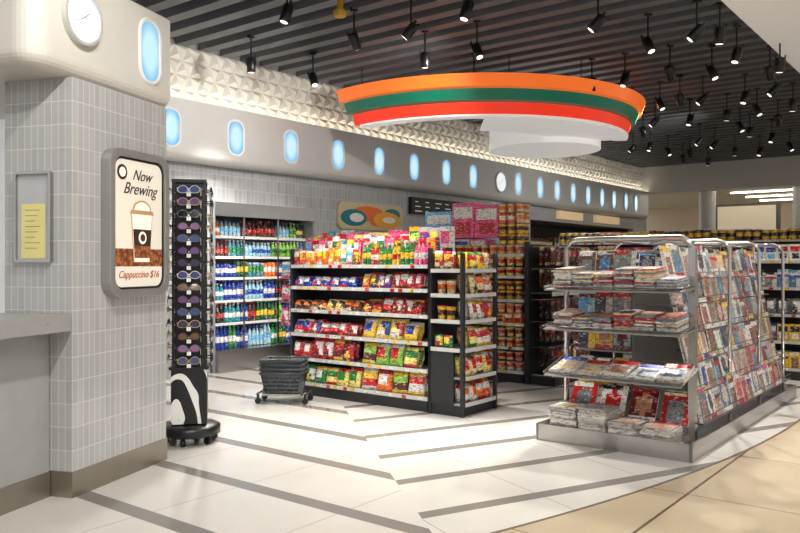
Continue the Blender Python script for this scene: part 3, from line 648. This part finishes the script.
def stack(mb,x,y,z,w,l,n,th,cols):
    for i in range(n):
        mb.push(Matrix.Translation((x+R.uniform(-.008,.008),y+R.uniform(-.008,.008),z+i*th))@Matrix.Rotation(R.uniform(-.06,.06),4,'Z'))
        mb.box(-w/2,w/2,-l/2,l/2,0.001,th*.92,R.choice(cols)); 
        if i==n-1:
            mb.box(-w/2,w/2,l*.25,l/2,th*.92,th*.92+.001,R.choice([red,blk,blu,red])); mb.box(-w*.3,w*.35,-l*.35,l*.15,th*.92,th*.92+.001,R.choice([gry,rgb(200,150,120),crm,rgb(70,60,60),rgb(110,130,150)]))
        mb.pop()
paper=[wht,wht,rgb(215,210,200),rgb(195,190,184),rgb(175,171,165)]
for z,tl in FL:
    T=TU(5.57 if z<.2 else 5.59,vb-.02); x=0.12
    while x<1.0:
        if z<.2:
            mb.push(T); stack(mb,x+.01,0.17,0.056,0.22,0.28,R.randint(11,18),0.013,paper); mb.pop(); x+=0.245
        elif z<.6:
            mb.push(T@Matrix.Translation((0,0,z))@Matrix.Rotation(math.atan2(tl,.38),4,'X')); stack(mb,x,0.17,0.004,0.2,0.29,R.randint(3,6),0.008,paper); mb.pop(); x+=0.213
        else:
            mb.push(T@Matrix.Translation((0,0,z))@Matrix.Rotation(math.atan2(tl,.36),4,'X'))
            stack(mb,x,0.17,0.003,0.15,0.26,R.randint(7,13),0.012,[wht,wht,gry,crm,rgb(200,175,155),rgb(185,60,55),rgb(215,205,195),rgb(120,135,155),rgb(170,40,45)]); mb.pop(); x+=0.165
for i in range(4):
    mb.push(TU(5.9,vb-.05)@Matrix.Translation((0.13+i*.25,-.03,0.19))@Matrix.Rotation(-.5,4,'X')); mag(mb,0,0,0,0.21,0.27,0.012,*[(red,wht,wht),(wht,red,blk),(mar,wht,red),(rgb(170,30,35),wht,crm)][i]); mb.pop()
build('newspaper_stacks',mb,[PK],UVF,(5.8,2.36,0.3))
mb=MB(); 
for z in (0.4,0.7,1.0,1.28):
    rowp(mb,TU(6.02,2.84),0.0,0.47,z,'mag',magp,0.15,0.24,0.02,4,0.15,group=(1,2),y=0.05)
    rowp(mb,TU(7.0,2.84),0.0,0.47,z,'mag',magp,0.15,0.24,0.02,4,0.15,group=(1,2))
build('paperback_books',mb,[PK],UVF,(7,2.6,1))
# ------------------------------------------------------------------ sunglasses stand
R.seed(5)
sx,sy=-1.655,6.13; SF=Frame(math.radians(12),sx,sy)
e=empty('sunglasses_display_stand',SF,(0,0,0))
mb=MB(); mb.lathe(0,0,[(0.2,0.06),(0.235,0.075),(0.235,0.13),(0.2,0.15),(0.12,0.155),(0.1,0.17)],36)
for i in range(6):
    a=i*math.pi/3+.3; mb.push(Matrix.Translation((0.19*math.cos(a),0.19*math.sin(a),0.03))@Matrix.Rotation(a,4,'Z')@Matrix.Rotation(math.pi/2,4,'X')); mb.lathe(0,0,[(0.028,-0.015),(0.03,-0.01),(0.03,0.01),(0.028,0.015)],12); mb.pop()
mb.box(-.105,.105,-.105,.105,0.60,2.03)
for sx_ in (-1,1):
    for sy_ in (-1,1): mb.box(sx_*.12-.008,sx_*.12+.008,sy_*.12-.008,sy_*.12+.008,.6,2.03)
mb.box(-.13,.13,-.13,.13,2.03,2.055); mb.box(-.15,.15,-.15,.15,0.585,0.605)
build('stand_body',mb,[BLACK],SF,(0,0,0),e)
m=bpy.data.materials.new('black_white_swirl'); m.use_nodes=True; nt=m.node_tree; b=nt.nodes['Principled BSDF']
tc=nt.nodes.new('ShaderNodeTexCoord'); wv=nt.nodes.new('ShaderNodeTexWave'); wv.wave_type='RINGS'; wv.rings_direction='Y'; wv.inputs['Scale'].default_value=1.7; wv.inputs['Distortion'].default_value=4; wv.inputs['Detail'].default_value=0; wv.inputs['Detail Scale'].default_value=2.6
mp=nt.nodes.new('ShaderNodeMapping'); mp.inputs['Scale'].default_value=(1.6,1.6,1.0); mp.inputs['Location'].default_value=(0.12,0.1,-0.2)
nt.links.new(tc.outputs['Object'],mp.inputs[0]); nt.links.new(mp.outputs[0],wv.inputs['Vector'])
cr=nt.nodes.new('ShaderNodeValToRGB'); cr.color_ramp.interpolation='CONSTANT'; cr.color_ramp.elements[0].color=rgb(20,20,22); cr.color_ramp.elements[1].position=0.74; cr.color_ramp.elements[1].color=rgb(235,235,230)
nt.links.new(wv.outputs['Fac'],cr.inputs[0]); nt.links.new(cr.outputs[0],b.inputs['Base Color']); b.inputs['Roughness'].default_value=0.3
mb=MB(); mb.box(-.135,.135,-.135,.135,0.165,0.584); build('pedestal_panel',mb,[m],SF,(0,0,0),e)
def vcmat(name,rg):
    mt_=bpy.data.materials.new(name); mt_.use_nodes=True
    nt=mt_.node_tree; vc=nt.nodes.new('ShaderNodeVertexColor'); vc.layer_name='Col'; nt.links.new(vc.outputs[0],nt.nodes['Principled BSDF'].inputs['Base Color']); nt.nodes['Principled BSDF'].inputs['Roughness'].default_value=rg
    return mt_
mb=MB(); 
lens=[rgb(55,40,70),rgb(105,75,125),rgb(25,25,30),rgb(110,80,60),rgb(70,80,125),rgb(140,100,140)]
frm=[rgb(15,15,18),rgb(20,18,20),rgb(170,150,110),rgb(60,30,25),rgb(190,190,195),rgb(30,30,40)]
K=1.32
for s_ in range(4):
    for r_ in range(15):
        z=0.655+r_*0.094; lc=R.choice(lens); fc=R.choice(frm)
        mb.push(Matrix.Rotation(s_*math.pi/2,4,'Z')@Matrix.Translation((0,-0.165,z))@Matrix.Rotation(R.uniform(-.12,.12),4,'Z')@Matrix.Rotation(R.uniform(-.25,.05),4,'X'))
        for sg in (-1,1):
            n=12; fr_=[(sg*.034*K+.032*K*math.cos(i*math.pi/6),.024*K*math.sin(i*math.pi/6)-.003*math.cos(i*math.pi/3)) for i in range(n)]; inn=[(sg*.034*K+(p[0]-sg*.034*K)*.86,p[1]*.86) for p in fr_]
            mb.m=0; mb.ring(fr_,inn,-0.006,0.004,col=fc); mb.m=1; mb.prism(inn,-0.003,0.0,lc)
            mb.m=0; mb.box(sg*.066*K-.003,sg*.066*K+.003,-.002,0.10,.006,.015,fc)
        mb.box(-.008,.008,-.006,0.0,.003,.011,fc); mb.box(-.012,.012,0.0,0.055,-.012,-.004,wht); mb.box(0.088,0.09,0.0,0.03,-.045,0.0,wht); mb.box(-0.016,0.016,-0.004,-0.001,-0.052,-0.022,wht)
        mb.pop()
build('sunglasses',mb,[vcmat('eyewear_frame_plastic',0.3),vcmat('eyewear_lens',0.06)],SF,(0,0,0),e)
# ------------------------------------------------------------------ shopping baskets
BF=Frame(math.radians(-6),-1.17,7.88)
e=empty('shopping_basket_stack',BF,(0,0,0))
mb=MB(); GB=P('basket_grey_plastic',rgb(68,72,78),0.45)
def basket(mb,z):
    w0,d0,w1,d1,h=0.165,0.115,0.205,0.15,0.20
    def ringz(w,d,zz): return [(-w,-d,zz),(w,-d,zz),(w,d,zz),(-w,d,zz)]
    lv=5
    for j in range(lv):
        f0=j/lv; f1=(j+.62)/lv
        a=ringz(w0+(w1-w0)*f0,d0+(d1-d0)*f0,z+h*f0); c=ringz(w0+(w1-w0)*f1,d0+(d1-d0)*f1,z+h*f1)
        mb.add(a+c,[(i,(i+1)%4,4+(i+1)%4,4+i) for i in range(4)])
    mb.add(ringz(w0,d0,z),[(0,1,2,3)])
    for k2 in range(9):
        s=-1+2*k2/8
        for sg in (-1,1):
            mb.tube([(s*w0,sg*d0,z),(s*w1,sg*d1,z+h)],0.006,4); mb.tube([(sg*w0,s*d0,z),(sg*w1,s*d1,z+h)],0.006,4)
    mb.tube(ringz(w1+.008,d1+.008,z+h),0.012,6,closed=True)
for i in range(4): basket(mb,0.11+i*0.042)
mb.tube([(-.21,-.16,.44),(0,-.17,.455),(.21,-.16,.44)],.009,6)
build('baskets',mb,[GB],BF,(0,0,0),e)
mb=MB(); mb.m=0; mb.box(-.2,.2,-.14,.14,0.085,0.105); mb.tube([(0.2,0,0.1),(0.25,0,0.1)],0.01,8); mb.tube([(-0.2,0,0.1),(-0.25,0,0.1)],0.01,8); mb.tube([(-0.25,-.12,0.1),(-.25,.12,.1)],0.01,8); mb.tube([(0.25,-.12,0.1),(.25,.12,.1)],0.01,8)
mb.m=1
for sx_ in (-.24,.24):
    for sy_ in (-.12,.12):
        mb.push(Matrix.Translation((sx_,sy_,0.032))@Matrix.Rotation(math.pi/2,4,'X')); mb.lathe(0,0,[(0.03,-.012),(0.032,0),(0.03,.012)],14); mb.pop(); mb.box(sx_-.01,sx_+.01,sy_-.016,sy_+.016,0.06,0.1)
mb.tube([(-.25,.12,.1),(-.25,.12,.3),(-.25,-.0,.34)],0.008,6)
build('dolly',mb,[CHROME,BLACK],BF,(0,0,0),e)
# ------------------------------------------------------------------ world & camera
w=bpy.data.worlds.new('World'); bpy.context.scene.world=w; w.use_nodes=True
w.node_tree.nodes['Background'].inputs[0].default_value=(1,0.985,0.965,1); w.node_tree.nodes['Background'].inputs[1].default_value=0.72
c=bpy.data.cameras.new('camera'); c.lens=35; c.sensor_width=36; c.shift_y=-2.5/800; c.clip_end=200
co=bpy.data.objects.new('camera',c); bpy.context.collection.objects.link(co); co.location=(0,0,1.4); co.rotation_euler=(math.pi/2,0,0)
bpy.context.scene.camera=co
bpy.context.scene.view_settings.view_transform='Standard'
bpy.context.scene.view_settings.exposure=0.3
